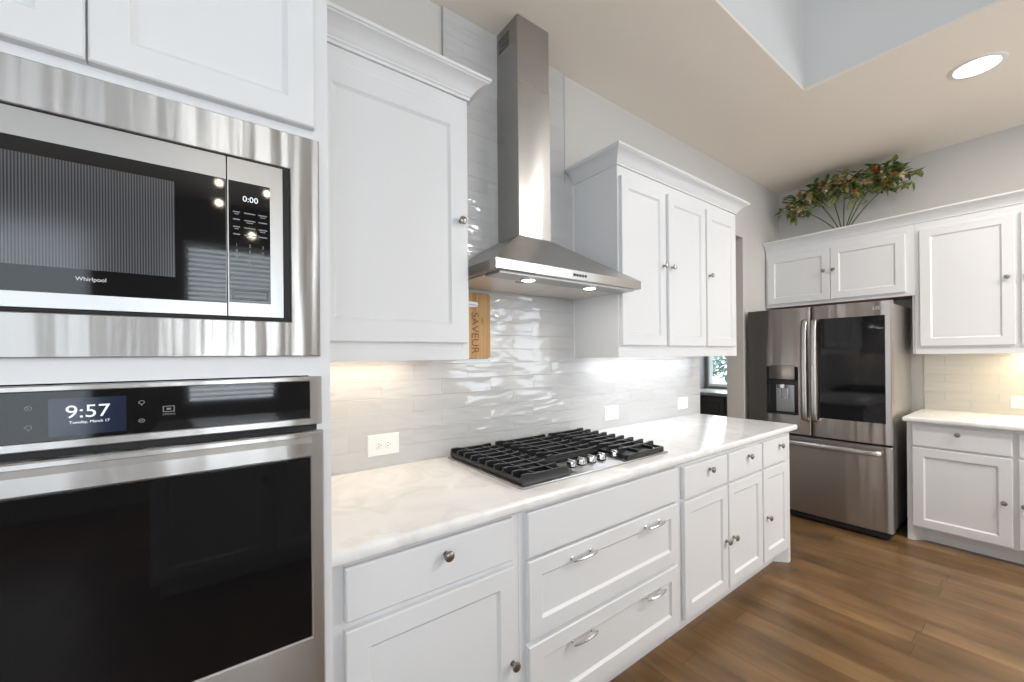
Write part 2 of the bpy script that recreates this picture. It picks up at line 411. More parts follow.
while z < 2.58:
    p = b.vs([(-.53, -5.035, z), (.28, -5.035, z), (.28, -4.992, z+.022), (-.53, -4.992, z+.022)]); q = b.vs([(-.53, -5.035, z+.003), (.28, -5.035, z+.003), (.28, -4.992, z+.025), (-.53, -4.992, z+.025)])
    b.fc(p); b.fc(q)
    for i in range(4): b.fc([p[i], p[(i+1) % 4], q[(i+1) % 4], q[i]])
    z += .05
obj('blind', b, M_plastic, w1)

# ------------------------------------------------------------------ hardware and cabinet parts
def knob(parent, T, u, v, z, m_=None):
    b = MB(T)
    b.lathe((u, v, z), (0, 1, 0), [(0, .0085), (.003, .0085), (.004, .0055), (.014, .005), (.017, .009), (.019, .0145), (.023, .0155), (.027, .0135), (.0295, .008), (.0303, .002)], 18)
    return obj('knob', b, m_ or M_nickel, parent)
def pull(parent, T, u, v, z, L=.125):
    b = MB(T); h = .028; n = 12
    path = [(u-L/2+L*k/n, v+h*(1-(abs(2*k/n-1))**2)*.30+h*.70, z) for k in range(n+1)]
    b.tube(path, [.0050 if k in (0, n) else .0062 for k in range(n+1)], 10)
    for s_ in (-1, 1): b.lathe((u+s_*L*.40, v, z), (0, 1, 0), [(0, .0075), (.003, .0075), (.005, .005), (h*.85, .005)], 12)
    return obj('pull', b, M_chrome, parent)
CROWN = [(0, .002), (.008, .002), (.008, .012), (.013, .016), (.014, .021), (.019, .026), (.025, .036), (.034, .046), (.046, .055), (.058, .061), (.064, .063), (.066, .066), (.072, .068), (.072, .079), (0, .079)]
def crown(parent, T, path_fn, z0):
    """path_fn(o) -> list of (u, v) for outward offset o"""
    b = MB(T); n = len(path_fn(0)); R = []
    for k in range(n): R.append([(*path_fn(o)[k], z0+h) for o, h in CROWN])
    b.rings(R); return obj('crown_moulding', b, M_white, parent, 25)
def carcass(parent, T, u0, u1, v, z0, z1, opens, rec=.0, ft=.02, back=.004):
    """closed box with a front face frame; opens are dark gaps hidden behind the doors"""
    b = MB(T); b.box(u0, u1, back, v-ft, z0+rec, z1)
    b.frame((u0, u1, z0, z1), (u0+.03, u1-.03, z0+.045, z1-.045), v-ft, v, .001)
    b.box(u0+.03, u1-.03, v-ft, v-.0004, z0+.045, z1-.045)
    if rec:
        b.box(u0, u0+.018, back, v-ft, z0, z0+rec); b.box(u1-.018, u1, back, v-ft, z0, z0+rec)
    return obj('carcass', b, M_white, parent)
def door(parent, T, u0, u1, z0, z1, v, knob_at=None, stile=.058, name='door'):
    b = MB(T); b.door(u0, u1, z0, z1, v+.0005, .0195, stile)
    d = obj(name, b, M_white, parent, 20)
    if knob_at: knob(d, T, knob_at[0], v+.02, knob_at[1])
    return d
def drawer(parent, T, u0, u1, z0, z1, v, knobs=(), pulls=(), stile=0.0):
    b = MB(T); b.door(u0, u1, z0, z1, v+.0005, .0195, stile, edge=.004)
    d = obj('drawer', b, M_white, parent, 20)
    for k in knobs: knob(d, T, k[0], v+.02, k[1])
    for k in pulls: pull(d, T, k[0], v+.02, k[1])
    return d

# ------------------------------------------------------------------ oven tower
TF = .70
t = thing('oven_cabinet', 'tall white cabinet built around the microwave and wall oven', 'cabinet', (-.49, -.35, 0))
b = MB(TB)
U0, U1 = -.893, -.089
b.box(U0, U0+.02, .004, TF, 0, 2.40); b.box(U1-.018, U1, .004, TF, 0, 2.40); b.box(U0+.02, U1-.018, .004, .02, 0, 2.40)
b.box(U0+.02, U0+.045, TF-.02, TF, .10, 2.40); b.box(U1-.047, U1-.018, TF-.02, TF, .10, 2.40)
for z0, z1 in ((.10, .12), (.585, .63), (1.345, 1.40), (1.88, 2.40)): b.box(U0+.045, U1-.047, .02 if z1 < 2 else TF-.02, TF, z0, z1)
b.box(U0+.045, U1-.047, .02, TF-.02, 1.88, 1.90)
b.box(U0+.02, U1-.018, TF-.09, TF-.075, 0, .10)
obj('carcass', b, M_white, t)
door(t, TB, -.860, -.4905, 1.913, 2.345, TF, (-.525, 2.06))
door(t, TB, -.4865, -.121, 1.913, 2.345, TF, None, .054)
drawer(t, TB, -.860, -.121, .13, .575, TF, stile=.058, pulls=((-.68, .50), (-.30, .50)))
crown(t, TB, lambda o: [(U0-o, .35), (U0-o, TF+o), (U1, TF+o)], 2.400)

# microwave
mv = thing('microwave_oven', 'built-in stainless microwave with wide wavy steel trim above the wall oven', 'microwave', (-.49, -.60, 1.389))
OX0, OX1 = -.868, -.112
b = MB(TB); b.frame((OX0, OX1, 1.389, 1.889), (-.808, -.172, 1.466, 1.808), TF, TF+.012, .002); obj('trim_kit', b, M_steelwavy, mv, label='wavy brushed steel surround')
b = MB(TB); b.box(-.8075, -.1725, .30, TF-.021, 1.4665, 1.8075); b.frame((-.8075, -.1725, 1.4665, 1.8075), (-.797, -.187, 1.4735, 1.8035), TF-.021, TF+.009, .001); obj('housing', b, M_gap, mv, label='black housing and gap')
b = MB(TB); b.frame((-.797, -.2895, 1.474, 1.8035), (-.78, -.2898, 1.500, 1.7565), TF-.02, TF+.012, .0); d = obj('door', b, M_steelface, mv)
b = MB(TB); b.box(-.78, -.2898, TF-.019, TF+.0118, 1.500, 1.7565); gls = obj('door_glass', b, M_glass, d, label='black glass')
b = MB(TB); b.box(-.745, -.3715, TF+.0118, TF+.0122, 1.5445, 1.730); obj('mesh_window', b, M_mesh, gls, label='finely striped see-through window')
text('lettering', 'Whirlpool', M_wlogo, gls, (-.4865, TF+.0119, 1.5275), .0098, TB, sx=.95)
b = MB(TB); b.frame((-.2872, -.187, 1.474, 1.8035), (-.2855, -.2112, 1.5025, 1.7565), TF-.02, TF+.012, .0); cp = obj('control_panel', b, M_steelface, mv)
b = MB(TB); b.box(-.2855, -.2112, TF-.019, TF+.0118, 1.5025, 1.7565); cg = obj('control_glass', b, M_glass, cp, label='black glass keypad')
text('lettering', '0:00', M_glyph, cg, (-.247, TF+.0119, 1.7215), .0165, TB)
b = MB(TB)
for r in range(4):
    for c in range(3):
        w_ = .006+.004*((r*3+c*5) % 3)/2; cu = -.272+c*.0235; cz = 1.692-r*.0155
        b.box(cu-w_, cu+w_, TF+.0118, TF+.0122, cz-.0012, cz+.0012)
        if (r+c) % 2 == 0: b.box(cu-w_*.6, cu+w_*.6, TF+.0118, TF+.0122, cz-.0052, cz-.0032)
obj('key_legend', b, M_mark, cg, label='grey key legends')
for k, ch in enumerate('1234567890'):
    r, c = divmod(k, 3)
    if ch == '0': r, c = 3, 1
    text('lettering', ch, M_mark, cg, (-.272+c*.0235, TF+.0119, 1.623-r*.0125), .009, TB)
b = MB(TB); b.frame((-.281, -.2165, 1.508, 1.528), (-.279, -.2185, 1.510, 1.526), TF+.0118, TF+.0130, .0); obj('open_button', b, mat('satin_black', (.03, .03, .032), .3), cg)

# wall oven
ov = thing('built_in_oven', 'stainless wall oven with black glass door and clock reading 9:57', 'oven', (-.49, -.60, .63))
b = MB(TB); b.box(-.84, -.14, .08, TF-.021, .631, 1.34); obj('body', b, M_gap, ov)
b = MB(TB); b.frame((OX0, OX1+.001, 1.2325, 1.3425), (-.843, -.1368, 1.248, 1.3315), TF, TF+.014, .002); fr = obj('control_panel', b, M_ovsteel, ov)
b = MB(TB); b.box(-.843, -.1368, TF, TF+.0135, 1.248, 1.3315); cg = obj('control_glass', b, M_glass, fr)
b = MB(TB); b.box(-.539, -.4425, TF+.0135, TF+.0139, 1.2545, 1.319); sc = obj('display', b, M_screen, cg, label='lit dark blue display')
text('lettering', '9:57', M_glyph, sc, (-.4915, TF+.0139, 1.294), .0315, TB, sx=1.05, label='white clock digits')
text('lettering', 'Tuesday, March 17', M_glyph, sc, (-.4895, TF+.0139, 1.2765), .0066, TB)
def ring_icon(u, z, r, kind):
    b = MB(TB); n = 20
    def loop(rr, v): return [(u+rr*1.25*math.cos(2*PI*k/n), v, z+rr*math.sin(2*PI*k/n)) for k in range(n)]
    R = [b.vs(loop(r, TF+.0134)), b.vs(loop(r, TF+.0140)), b.vs(loop(r*.72, TF+.0140)), b.vs(loop(r*.72, TF+.0134))]
    for a, c in zip(R, R[1:]):
        for k in range(n): b.fc([a[k], a[(k+1) % n], c[(k+1) % n], c[k]])
    b.box(u-r*.3, u+r*.3, TF+.0134, TF+.0140, z-.0008-r*(1.4 if kind else 0), z+.0008-r*(1.4 if kind else 0))
    obj('icon', b, M_mark, cg)
for u, z, k in ((-.5615, 1.305, 0), (-.5615, 1.273, 1), (-.4215, 1.305, 1), (-.4215, 1.271, 0)): ring_icon(u, z, .0036, k)
b = MB(TB); b.frame((-.3915, -.374, 1.284, 1.2955), (-.390, -.3755, 1.2853, 1.2942), TF+.0134, TF+.0140); b.box(-.386, -.3795, TF+.0134, TF+.014, 1.288, 1.2915); obj('icon', b, M_mark, cg)
text('lettering', 'OPTIONS', M_mark, cg, (-.3825, TF+.0136, 1.2795), .0045, TB)
text('lettering', '0', M_mark, cg, (-.596, TF+.0136, 1.287), .017, TB)
b = MB(TB); b.box(-.86, -.12, TF-.02, TF+.002, 1.205, 1.2325); obj('vent_gap', b, M_gap, ov)
b = MB(TB); b.frame((OX0, OX1+.001, .640, 1.2185), (-.843, -.1382, .757, 1.161), TF+.003, TF+.030, .003); d = obj('door', b, M_ovsteel, ov)
b = MB(TB); b.box(-.843, -.1382, TF+.005, TF+.0285, .757, 1.161, .002, 1); obj('door_glass', b, M_glass, d, label='black oven window')
b = MB(TB); b.rings([[(u, v, z) for v, z in ((TF+.028, 1.1635), (TF+.040, 1.167), (TF+.041, 1.196), (TF+.034, 1.2065), (TF+.028, 1.2085))] for u in (-.843, -.1372)]); obj('handle', b, M_ovsteel, d, label='wide flat steel handle bar')
b = MB(TB); b.box(OX0, OX1+.001, TF, TF+.015, .604, .634, .002, 1); obj('vent_trim', b, M_ovsteel, ov)

# ------------------------------------------------------------------ wall cabinets beside the hood
UF = .335
t = thing('wall_cabinet', 'white single-door wall cabinet between the oven cabinet and the hood', 'cabinet', (.21, -.17, 1.372))
carcass(t, TB, -.0875, .509, UF, 1.372, 2.40, (), .022)
door(t, TB, -.073, .4955, 1.438, 2.345, UF, (.464, 1.909), .072)
crown(t, TB, lambda o: [(-.0875, UF+o), (.509+o, UF+o), (.509+o, .012)], 2.400)
t = thing('wall_cabinet', 'white three-door wall cabinet between the hood and the doorway', 'cabinet', (2.095, -.17, 1.372))
carcass(t, TB, 1.4295, 2.7605, UF, 1.372, 2.40, (), .022)
for u0, u1, ku in ((1.443, 1.848, 1.822), (1.878, 2.300, 1.905), (2.321, 2.715, 2.347)): door(t, TB, u0, u1, 1.438, 2.345, UF, (ku, 1.906))
crown(t, TB, lambda o: [(1.4295-o, .012), (1.4295-o, UF+o), (2.7605+o, UF+o), (2.7605+o, .004)], 2.400)

# ------------------------------------------------------------------ base cabinets under the back counter
BF = .660
def base_carcass(parent, T, u0, u1, v, toe=True, feet=()):
    b = MB(T); b.box(u0, u1, .004, v-.02, .10, .8745)
    b.frame((u0, u1, .10, .8745), (u0+.03, u1-.03, .135, .85), v-.02, v, .001); b.box(u0+.03, u1-.03, v-.02, v-.0004, .135, .85)
    c = obj('carcass', b, M_white, parent)
    b = MB(T); b.box(u0+.002, u1-.002, .004, v-.07, 0, .0995)
    for f0, f1, s_ in feet:   # foot at the end: narrow front face, side splayed back to the toe board
        e, a = (f1, f1-.030) if s_ > 0 else (f0, f0+.030); w_ = a-s_*.062
        poly = [(e, v), (a, v), (w_, v-.0695), (e, v-.0695)]
        b.rings([[(q[0], q[1], 0) for q in poly], [(q[0], q[1], .0995) for q in poly]])
    obj('toe_kick', b, M_white, parent)
    return c
t = thing('base_cabinet', 'white base cabinet with one round-knobbed drawer and door next to the oven cabinet', 'cabinet', (.205, -.33, 0))
base_carcass(t, TB, -.0870, .4975, BF)
drawer(t, TB, -.054, .465, .724, .860, BF, knobs=((.222, .818),))
door(t, TB, -.054, .470, .118, .703, BF, (.456, .396))
t = thing('base_cabinet', 'white drawer cabinet with bar pulls directly under the gas cooktop', 'cabinet', (.97, -.33, 0))
base_carcass(t, TB, .4985, 1.4435, BF)
drawer(t, TB, .526, 1.415, .708, .860, BF)
drawer(t, TB, .526, 1.415, .430, .697, BF, pulls=((.776, .653), (1.214, .653)), stile=.058)
drawer(t, TB, .526, 1.415, .135, .412, BF, pulls=((.776, .353), (1.214, .353)), stile=.058)
t = thing('base_cabinet', 'white base cabinet with three drawers and three doors at the doorway end of the counter', 'cabinet', (2.115, -.33, 0))
base_carcass(t, TB, 1.4445, 2.775, BF, feet=((2.685, 2.775, 1),))
for u0, u1, kd, kn in ((1.470, 1.890, 1.700, 1.866), (1.903, 2.312, 2.130, 1.945), (2.330, 2.690, 2.560, 2.376)):
    drawer(t, TB, u0, u1, .700, .850, BF, knobs=((kd, .806),))
    door(t, TB, u0, u1, .133, .686, BF, (kn, .396))

def counter(T, u0, u1, v1, v0=.0105, z0=.8755, z1=.914, r=.013):
    b = MB(T); prof = []
    for k in range(6):
        a = PI/2*k/5; prof.append((v1-r+r*math.sin(a), z1-r+r*math.cos(a)))
    prof += [(v1, z0+.010), (v1-.004, z0+.004), (v1-.010, z0)]
    # end edges follow the same profile
    R = []
    def loop(ins, z): return [(u0+ins[0], v0, z), (u1-ins[1], v0, z), (u1-ins[1], v1-ins[2], z), (u0+ins[0], v1-ins[2], z)]
    for v, z in prof: i = v1-v; R.append(loop((0, i, i), z))
    return b.rings(R)
tag(obj('countertop', counter(TB, -.0880, 2.813, .695), M_marble), 'long white marble counter with the gas cooktop set in it', 'countertop')

# ------------------------------------------------------------------ outlets
def outlet(T, u, z, label, wide=False):
    b = MB(T); w, h = (.062, .042) if wide else (.068, .045)
    o = obj('outlet', (b.door(u-w, u+w, z-h, z+h, TV, .006, 0, edge=.003)), M_plastic)
    tag(o, label, 'outlet')
    # horizontal receptacle: two sockets side by side
    for s_ in (-1, 1):
        b = MB(T); c = u+s_*.0195
        b.box(c-.014, c+.014, TV+.0055, TV+.0075, z-.0165, z+.0165, .003, 2)
        f = obj('socket', b, M_plastic, o)
        b = MB(T); b.box(c-.006, c+.003, TV+.007, TV+.0078, z+.005, z+.007); b.box(c-.005, c+.003, TV+.007, TV+.0078, z-.007, z-.005); b.lathe((c+.008, TV+.007, z), (0, 1, 0), [(0, .0022), (.0008, .0022)], 10)
        obj('socket_slots', b, M_slot, f)
    return o
outlet(TB, .272, 1.012, 'white horizontal outlet on the tile left of the cooktop, near the oven cabinet')
outlet(TB, 1.755, 1.012, 'white outlet on the tile just right of the cooktop')
outlet(TB, 2.589, 1.012, 'white wall plate on the tile near the far doorway end of the counter')
outlet(TR, 1.585, 1.010, 'white outlet on the warm-lit tile beside the fridge')

# ------------------------------------------------------------------ cooktop
ck = thing('gas_cooktop', 'black and stainless five-burner gas cooktop set in the marble counter', 'cooktop', (.998, -.33, .914))
CX0, CX1, CV0, CV1 = .555, 1.442, .050, .615
ZC = .9141
b = MB(TB); b.box(CX0, CX1, CV0, CV1, ZC, ZC+.009, .004, 2); obj('tray', b, M_steelface, ck)
b = MB(TB); b.box(CX0+.012, CX0+.288, CV0+.010, CV1-.018, ZC+.0085, ZC+.0105); b.box(CX1-.288, CX1-.012, CV0+.010, CV1-.018, ZC+.0085, ZC+.0105); b.box(CX0+.289, CX1-.289, CV0+.010, CV1-.165, ZC+.0085, ZC+.0105)
obj('drip_pan', b, M_black, ck)
def burner(u, v, r):
    b = MB(TB); b.lathe((u, v, ZC+.009), (0, 0, 1), [(0, r*1.25), (.004, r*1.2), (.006, r), (.014, r*.96), (.016, r*.9)], 28)
    o = obj('burner', b, M_steelface, ck)
    b = MB(TB); b.lathe((u, v, ZC+.024), (0, 0, 1), [(0, r*.86), (.002, r*.92), (.008, r*.90), (.010, r*.8), (.0115, r*.3)], 28)
    obj('burner_cap', b, M_black, o)
for u, v, r in ((.695, .20, .036), (.695, .455, .045), (.998, .265, .058), (1.302, .20, .045), (1.302, .455, .034)): burner(u, v, r)
ZG = .962
def grate(u0, u1, v0, v1, fingers, kind):
    b = MB(TB); h = .013
    # low perimeter frame on feet
    for v in (v0, v1): b.box(u0, u1, v-.007, v+.007, ZC+.016, ZC+.030, .003, 1)
    for u in (u0, u1): b.box(u-.006, u+.006, v0, v1, ZC+.016, ZC+.030, .003, 1)
    for u in (u0+.004, u1-.004):
        for v in (v0+.004, (v0+v1)/2, v1-.004): b.box(u-.008, u+.008, v-.008, v+.008, ZC+.0095, ZC+.018, .002, 1)
    n = fingers
    for k in range(n):
        v = v0+(v1-v0)*k/(n-1)
        if kind == 'right' and k == n-1: continue
        # blade shaped finger: tall outer end, level top, tapered inner end
        uo, ui = (u0-.006, u1-.006) if kind != 'right' else (u1+.006, u0+.006)
        if kind == 'center': uo, ui = u0, u1
        s_ = 1 if ui > uo else -1
        L = abs(ui-uo)
        poly = [(uo, ZC+.016), (uo+s_*.004, ZG), (uo+s_*.030, ZG+.001), (uo+s_*.060, ZG-.004), (uo+s_*(L-.05), ZG-.004), (uo+s_*(L-.01), ZG-.001), (uo+s_*L, ZC+.028), (uo+s_*(L-.02), ZC+.024), (uo+s_*(L-.05), ZG-.020), (uo+s_*.055, ZG-.020), (uo+s_*.030, ZC+.020)]
        if poly[0][0] > poly[1][0]: poly = poly[::-1]
        mid = (k-(n-1)/2)
        b.prism(poly, v-.0055, v+.0055)
    # cross bars carrying the fingers
    for f in (.30, .70):
        u = u0+(u1-u0)*f; b.box(u-.005, u+.005, v0, v1, ZG-.022, ZG-.006, .002, 1)
    obj('grate', b, M_iron, ck)
grate(.570, .795, .068, .595, 10, 'left')
grate(.812, 1.140, .068, .440, 7, 'center')
grate(1.155, 1.427, .068, .595, 10, 'right')
b = MB(TB); b.rings([[(u, v, z) for v, z in ((.588, ZC+.010), (.603, ZC+.010), (.603, ZC+.014), (.594, ZC+.036), (.588, ZC+.036))] for u in (.566, .799)]); obj('grate_front', b, M_iron, ck)
for u in (.880, .941, 1.003, 1.068, 1.156):
    b = MB(TB); b.lathe((u, .525, ZC+.009), (0, 0, 1), [(0, .021), (.003, .021), (.004, .018)], 20); ring = obj('knob_base', b, M_black, ck)
    b = MB(TB); b.lathe((u, .525, ZC+.0125), (0, 0, 1), [(0, .0175), (.001, .0185), (.012, .0175), (.019, .0165), (.0205, .015)], 22); b.box(u-.0045, u+.0045, .5085, .5415, ZC+.031, ZC+.039, .002, 2)
    obj('knob', b, M_chrome, ring)

# ------------------------------------------------------------------ range hood
hd = thing('range_hood', 'stainless chimney range hood mounted above the cooktop', 'range hood', (1.01, -.02, 1.712))
HX0, HX1, HV = .560, 1.463, .455
HZ0, HZ1 = 1.722, 1.766
cx0, cx1, cv = .881, 1.083, .187
V0 = TV+.001
b = MB(TB)
def rect(u0, u1, v1, z): return [(u0, V0, z), (u1, V0, z), (u1, v1, z), (u0, v1, z)]
b.rings([rect(HX0+.004, HX1-.004, HV-.004, HZ0), rect(HX0, HX1, HV, HZ0+.003), rect(HX0, HX1, HV, HZ1-.002), rect(HX0+.003, HX1-.003, HV-.003, HZ1),
         rect(HX0+(cx0-.01-HX0)*.5-.012, HX1-(HX1-cx1-.01)*.5+.012, HV-(HV-cv)*.5+.004, HZ1+(1.965-HZ1)*.5-.004), rect(cx0-.010, cx1+.010, cv+.010, 1.965), rect(cx0-.004, cx1+.004, cv+.004, 1.969)])
obj('canopy', b, M_steel, hd, 15)
b = MB(TB); b.box(cx0-.002, cx1+.002, V0, cv+.002, 1.966, 2.72, .002, 1); b.box(cx0, cx1, V0, cv, 2.72, CE-.001, .002, 1)
ch = obj('chimney', b, M_steel, hd)
b = MB(TB)
for k in range(5):
    z = 2.932+k*.0155; b.box(cx0-.0006, cx0+.002, .028, .118, z, z+.008)
obj('vent_slots', b, M_slot, ch, label='black louvre slots')
b = MB(TB); b.box(HX0+.03, HX1-.03, .335, HV-.02, HZ0-.010, HZ0+.001, .002, 1); pnl = obj('lamp_panel', b, M_steelface, hd)
mid = (HX0+HX1)/2
for a, c in ((HX0+.025, mid-.004), (mid+.004, HX1-.025)):
    b = MB(TB); b.box(a, c, .030, .330, HZ0-.008, HZ0+.001, .003, 1); f = obj('grease_filter', b, M_filter, hd)
    b = MB(TB); b.box((a+c)/2-.03, (a+c)/2+.03, .300, .312, HZ0-.012, HZ0-.0075, .002, 1); obj('filter_latch', b, M_steelface, f)
for lx in (.775, 1.155):
    b = MB(TB); b.lathe((lx, .385, HZ0-.0155), (0, 0, 1), [(0, .034), (.002, .036), (.0056, .036)], 24); rg = obj('lamp_ring', b, M_chrome, pnl)
    b = MB(TB); b.lathe((lx, .385, HZ0-.0170), (0, 0, 1), [(0, .024), (.0012, .028), (.0017, .028)], 24); obj('lamp_lens', b, M_led, rg, label='lit lamp lens')
b = MB(TB); b.box(.972, 1.062, HV-.001, HV+.0008, HZ0+.013, HZ0+.031, .0005, 1); bp = obj('button_strip', b, M_steelface, hd)
for k in range(5):
    b = MB(TB); b.lathe((.982+k*.0175, HV, HZ0+.022), (0, 1, 0), [(0, .0070), (.003, .0068), (.0036, .005)], 14); obj('button', b, M_black, bp)

# ------------------------------------------------------------------ cutting board on the tile
cb = thing('cutting_board', 'bamboo cutting board with burnt lettering leaning on tile left of the hood', 'cutting board', (.68, -.02, 1.365))
b = MB(TB); V1 = TV+.019
R = []
u0, u1, z0, z1, rr = .545, .815, 1.3745, 1.698, .018
def rr_loop(i, v):
    L = []
    for cu, cz, a0 in ((u1-rr, z1-rr, 0), (u0+rr, z1-rr, 90), (u0+rr, z0+rr, 180), (u1-rr, z0+rr, 270)):
        for k in range(6): a = math.radians(a0+18*k); L.append((cu+(rr-i)*math.cos(a), v, cz+(rr-i)*math.sin(a)))
    return L
b.rings([rr_loop(.002, TV+.001), rr_loop(0, TV+.003), rr_loop(0, V1-.003), rr_loop(.003, V1)]); bd = obj('board', b, M_bamboo, cb)
b = MB(TB); n = 10; L = []
for k in range(n): a = -PI/2+PI*k/(n-1); L.append((.728+.013*math.cos(a), 1.640+.013*math.sin(a)))
for k in range(n): a = PI/2+PI*k/(n-1); L.append((.632+.013*math.cos(a), 1.640+.013*math.sin(a)))
b.prism(L, V1-.001, V1+.0004); obj('hand_slot', b, M_tile, bd, label='pale slot showing the tile')
text('lettering', 'SAVEUR', M_burn, bd, (.722, V1+.0002, 1.500), .058, TB, rot=-PI/2)
text('lettering', 'bon', M_burn, bd, (.765, V1+.0002, 1.560), .02, TB, rot=-PI/2)

# ------------------------------------------------------------------ fridge
fg = thing('refrigerator', 'stainless french door refrigerator with dark glass panel and water dispenser', 'refrigerator', (4.0, -.52, 0))
FV = XW-3.637            # door front distance from the wall
b = MB(TR); b.box(.045, .995, .06, FV-.085, .045, 1.755, .004, 1); obj('body', b, M_fside, fg)
b = MB(TR); b.box(.05, .99, .10, FV-.03, .012, .0585); obj('base_grille', b, M_rubber, fg)
for u in (.09, .955):
    b = MB(TR); b.lathe((u, FV-.06, 0), (0, 0, 1), [(0, .022), (.008, .022), (.010, .012), (.0121, .012)], 14); obj('foot', b, M_rubber, fg)
def panel(u0, u1, z0, z1, vb, vf, bulge, hole=None, r=.010):
    """door leaf with a gently curved front, rounded side edges and an optional cut-out"""
    b = MB(TR); us = []
    for k in range(4): a = PI/2*k/3; us.append((u0+r-r*math.cos(a), -r+r*math.sin(a)))
    n = 10; mids = [u0+r+(u1-u0-2*r)*k/n for k in range(1, n)]
    if hole: mids = sorted([q for q in mids if all(abs(q-h) > .012 for h in hole[:2])]+list(hole[:2]))
    us += [(q, 0) for q in mids]
    for k in range(4): a = PI/2*k/3; us.append((u1-r+r*math.sin(a), -r+r*math.cos(a)))
    uc, hw = (u0+u1)/2, (u1-u0)/2
    us = [(u, vf+e+bulge*(1-((u-uc)/hw)**2)-bulge) for u, e in us]
    zs = [z0, z0+.003]+([hole[2], hole[3]] if hole else [])+[z1-.003, z1]
    G = [[b.bm.verts.new(TR(u, v-(.003 if k in (0, len(zs)-1) else 0), z)) for u, v in us] for k, z in enumerate(zs)]
    for k in range(len(zs)-1):
        for i in range(len(us)-1):
            if hole and abs(zs[k]-hole[2]) < 1e-6 and us[i][0] >= hole[0]-1e-6 and us[i+1][0] <= hole[1]+1e-6: continue
            b.fc([G[k][i], G[k][i+1], G[k+1][i+1], G[k+1][i]])
    Bk = [[b.bm.verts.new(TR(u, vb, z)) for u in (u0, u1)] for z in (z0, z1)]
    b.fc(G[0]+[Bk[0][1], Bk[0][0]]); b.fc(G[-1]+[Bk[1][1], Bk[1][0]]); b.fc([Bk[0][0], Bk[0][1], Bk[1][1], Bk[1][0]])
    b.fc([g[0] for g in G]+[Bk[1][0], Bk[0][0]]); b.fc([g[-1] for g in G]+[Bk[1][1], Bk[0][1]])
    if hole:
        ii = [i for i, (u, v) in enumerate(us) if hole[0]-1e-6 <= u <= hole[1]+1e-6]; dv = vf-.062
        k0 = zs.index(hole[2]); A = [G[k0][i] for i in ii]; C_ = [G[k0+1][i] for i in ii]
        D = [b.bm.verts.new(TR(u, dv, z)) for u, z in ((hole[0], hole[2]), (hole[1], hole[2]), (hole[1], hole[3]), (hole[0], hole[3]))]
        b.fc(A+[D[1], D[0]]); b.fc(C_+[D[2], D[3]]); b.fc([A[0], C_[0], D[3], D[0]]); b.fc([A[-1], C_[-1], D[2], D[1]]); b.fc(D)
    return b
BU = .012
dl = obj('door', panel(.030, .5165, .706, 1.769, FV-.080, FV, BU, (.188, .429, .862, 1.272)), M_steelf, fg, 25, 'left door with the water dispenser')
drr = obj('door', panel(.5215, 1.012, .706, 1.769, FV-.080, FV, BU), M_steelf, fg, 25, 'right door with the dark glass panel')
dz = obj('freezer_drawer', panel(.030, 1.012, .060, .690, FV-.080, FV, BU), M_steelf, fg, 25)
b = MB(TR); b.box(.035, 1.007, FV-.083, FV-.028, .688, .708); obj('door_seal', b, M_rubber, fg)
# dark glass
b = MB(TR); b.door(.580, .978, .862, 1.662, FV-.010, .0115, 0, edge=.002); obj('glass_panel', b, M_fglass, drr, label='dark glass panel')
text('lettering', 'LG', M_wlogo, drr, (.930, FV-.0032, 1.716), .034, TR)
def bar_handle(parent, path, side, w=.021, th=.008):
    b = MB(TR); pr_ = [(w*math.cos(2*PI*k/14), th*math.sin(2*PI*k/14)) for k in range(14)]
    b.sweep(path, pr_, side); return obj('handle', b, M_chrome2, parent, 50)
M_chrome2 = steel('handle_steel', base=(.60, .575, .55), rough=.3, wave=(4, 4, 1), wamp=.0005)
def vpath(u, z0, z1): return [(u, FV-.012, z0), (u, FV+.018, z0+.008), (u, FV+.034, z0+.028), (u, FV+.044, z0+.075)]+[(u, FV+.046+.006*math.sin(PI*k/10), z0+.09+(z1-z0-.18)*k/10) for k in range(11)]+[(u, FV+.044, z1-.075), (u, FV+.034, z1-.028), (u, FV+.018, z1-.008), (u, FV-.012, z1)]
bar_handle(dl, vpath(.483, .828, 1.660), (1, 0, 0)); h2 = bar_handle(drr, vpath(.548, .828, 1.660), (1, 0, 0))
b = MB(TR); b.box(.538, .558, FV+.056, FV+.0615, 1.285, 1.312, .002, 1); obj('door_button', b, M_steelface, h2)
hz_ = .640
b = MB(TR); path = [(.095, FV-.012, hz_), (.100, FV+.020, hz_), (.115, FV+.036, hz_)]+[(.13+.79*k/10, FV+.042+.006*math.sin(PI*k/10), hz_) for k in range(11)]+[(.937, FV+.036, hz_), (.952, FV+.020, hz_), (.957, FV-.012, hz_)]
b.sweep(path, [(.019*math.cos(2*PI*k/14), .008*math.sin(2*PI*k/14)) for k in range(14)], (0, 0, 1)); obj('handle', b, M_chrome2, dz, 50)
# dispenser
b = MB(TR); b.box(.212, .405, FV-.058, FV+.004, 1.165, 1.285, .004, 2); dp = obj('dispenser_head', b, M_steelf, dl)
b = MB(TR); b.box(.190, .427, FV-.0615, FV-.058, .864, 1.27); b.box(.190, .427, FV-.058, FV-.02, 1.120, 1.160); obj('dispenser_cavity', b, M_black, dl, label='black dispenser recess')
b = MB(TR); b.box(.245, .385, FV-.0575, FV-.052, .880, 1.115, .002, 1); obj('dispenser_back', b, M_steelface, dl)
b = MB(TR); b.lathe((.30, FV-.022, 1.085), (0, 0, 1), [(0, .020), (.004, .034), (.034, .034)], 20); obj('nozzle', b, M_chrome, dp)
b = MB(TR)
for a, c, d_, e in ((.278, .286, 1.005, 1.085), (.338, .346, 1.005, 1.085), (.278, .346, .997, 1.006)): b.box(a, c, FV-.040, FV-.030, d_, e, .002, 1)
obj('lever', b, M_chrome, dp)
